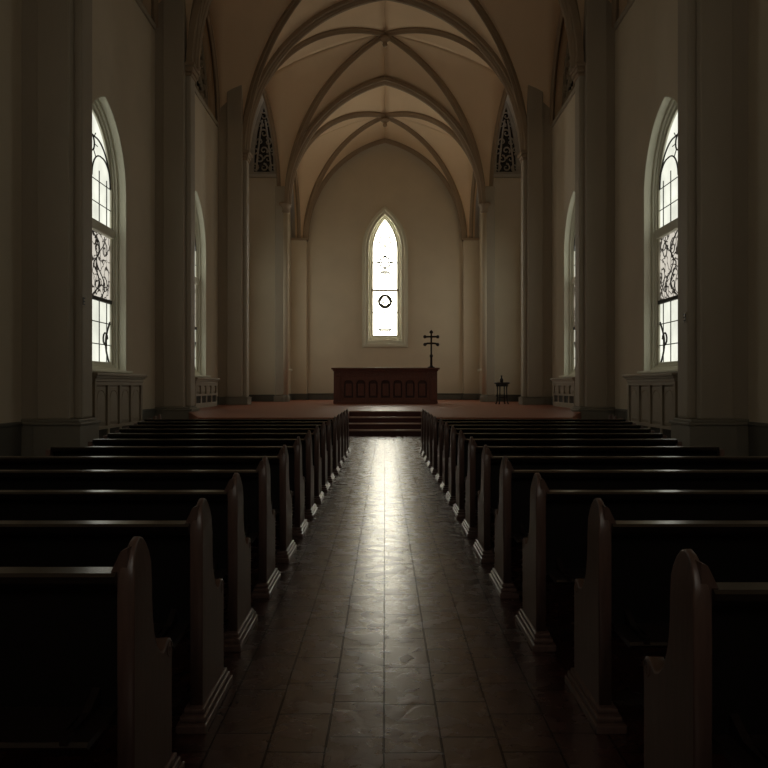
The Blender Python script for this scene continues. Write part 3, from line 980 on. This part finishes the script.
def end_meshes():
    o = plate('end_panel', end_outline(), [], 0.054, 'x', -0.027, M_PEWEND, None, 0.006)
    me = o.data
    bpy.data.objects.remove(o)
    # stepped foot moulding
    bm = bmesh.new()
    box(bm, -.062, .062, -.10, .48, 0, .036, .007)
    box(bm, -.052, .052, -.075, .467, .036, .060, .008)
    box(bm, -.042, .042, -.045, .450, .060, .082, .008)
    o = from_bm('foot', bm, M_PEWEND); mf = o.data; bpy.data.objects.remove(o)
    # the head thins toward its top; a shoulder carries it down to the rail
    for v in me.vertices:
        if v.co.z > .80:
            v.co.x *= 1 - .68 * (v.co.z - .80) / .135
    mb = {}
    for q in (-1, 1):
        bm = bmesh.new()
        prism(bm, [(0, .78), (q * .072, .785), (q * .062, .81), (q * .048, .832), (q * .037, .856), (q * .028, .877), (q * .020, .893), (0, .902)], 'y', .012, .165)
        o = from_bm('shoulder', bm, M_PEWEND); mb[q] = o.data; bpy.data.objects.remove(o)
    # plain low panel for the wall end of the pew
    o = plate('end_panel', [(0, 0), (0, .80), (.08, .80), (.12, .76), (.19, .56), (.25, .50), (.43, .48), (.43, 0)], [], 0.05, 'x', -0.025, M_PEWEND, None, 0.006)
    ml = o.data; bpy.data.objects.remove(o)
    # carved scroll on the arm
    bm = bmesh.new()
    for q in (0,):
        tube(bm, [(q * .03, .395 + (.036 - .0025 * t) * math.cos(t * .7), .468 + (.036 - .0025 * t) * math.sin(t * .7)) for t in range(11)], .006, 6)
    for v in bm.verts: v.co.x *= 5.6
    o = from_bm('arm_scroll', bm, M_PEWEND, None, True); ms = o.data; bpy.data.objects.remove(o)
    return me, mf, mb, ms, ml
ME_END, ME_FOOT, ME_BEAD, ME_SCROLL, ME_LOW = end_meshes()

def pew(side, y, xin, xout, rail_z, label, group):
    """side -1 left / +1 right; xin, xout distance of the two ends from the aisle centre"""
    s = side
    L_ = xout - xin
    root = empty('pew', (s * xin, y, 0), label, 'pew', group)
    x = lambda d: s * d                      # local: 0 at the aisle end
    k = rail_z - RAIL_Z
    # ends
    for d in (0.0, L_):
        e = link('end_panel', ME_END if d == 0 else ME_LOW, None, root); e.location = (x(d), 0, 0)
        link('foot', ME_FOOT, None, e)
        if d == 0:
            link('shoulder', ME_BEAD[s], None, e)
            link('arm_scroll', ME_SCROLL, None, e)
    # back board, leaning a little
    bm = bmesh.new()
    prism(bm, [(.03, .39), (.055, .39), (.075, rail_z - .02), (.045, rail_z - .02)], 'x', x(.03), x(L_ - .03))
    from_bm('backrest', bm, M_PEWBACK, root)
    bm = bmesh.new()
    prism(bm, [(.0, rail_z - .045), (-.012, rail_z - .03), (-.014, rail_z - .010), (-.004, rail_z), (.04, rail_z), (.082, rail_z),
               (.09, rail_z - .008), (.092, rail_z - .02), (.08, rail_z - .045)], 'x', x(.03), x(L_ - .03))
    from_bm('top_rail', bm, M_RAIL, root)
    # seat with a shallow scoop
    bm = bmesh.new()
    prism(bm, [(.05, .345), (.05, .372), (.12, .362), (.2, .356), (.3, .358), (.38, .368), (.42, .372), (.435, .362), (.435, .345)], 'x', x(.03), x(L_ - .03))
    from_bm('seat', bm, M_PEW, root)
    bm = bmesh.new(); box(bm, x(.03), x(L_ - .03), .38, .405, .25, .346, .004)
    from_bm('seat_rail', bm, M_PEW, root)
    # rack for hymn books on the back, with curved brackets
    bm = bmesh.new()
    prism(bm, [(.035, .392), (.035, .41), (-.22, .41), (-.232, .40), (-.22, .388)], 'x', x(.034), x(L_ - .034))
    sh = from_bm('book_shelf', bm, M_PEW, root)
    for d in (.10, L_ * .5, L_ - .10):
        bm = bmesh.new()
        prism(bm, [(.03, .405), (.03, .47), (.0, .455), (-.06, .428), (-.14, .42), (-.2, .428), (-.23, .43), (-.23, .405)], 'x', x(d - .012), x(d + .012))
        from_bm('bracket', bm, M_PEW, sh)
    # legs under the middle
    bm = bmesh.new()
    prism(bm, [(.03, 0), (.03, .392), (.055, .392), (.055, .345), (.38, .345), (.36, .2), (.39, 0)], 'x', x(L_ * .5 - .02), x(L_ * .5 + .02))
    from_bm('leg', bm, M_PEW, root)
    return root

ROWS = [2.47, 3.35, 4.36, 5.43, 6.5, 7.57, 8.65, 9.7, 10.75, 11.8, 12.85, 13.9, 14.95, 16.0, 17.0]
ORD = ['nearest the camera', 'second', 'third', 'fourth', 'fifth', 'sixth', 'seventh', 'eighth', 'ninth', 'tenth', 'eleventh', 'twelfth', 'thirteenth', 'fourteenth', 'last, closest to the altar steps']
for i, y in enumerate(ROWS):
    xo = 3.15 if y < 9 else 3.15 + (y - 8.65) * (4.75 - 3.15) / (17.0 - 8.65)
    rz = RAIL_Z - max(0, i - 11) * .043
    for s, sd in ((-1, 'left'), (1, 'right')):
        xi = .82
        yy = y
        if s < 0 and i < 2: xi = (.79, .78)[i]
        if s > 0 and i < 3: xi = (.89, .91, .84)[i]
        if s > 0 and i == 0: yy = 2.27
        if i > 9: xi = .80
        if i == 0: lab = 'dark wooden pew on the %s of the aisle, nearest the camera' % sd
        elif i == len(ROWS) - 1: lab = 'dark wooden pew on the %s of the aisle, last before the platform' % sd
        else: lab = 'dark wooden pew on the %s of the aisle, %s row from the camera' % (sd, ORD[i])
        pew(s, yy, xi, xo, rz, lab, 'dark wooden pews %s of the aisle' % sd)
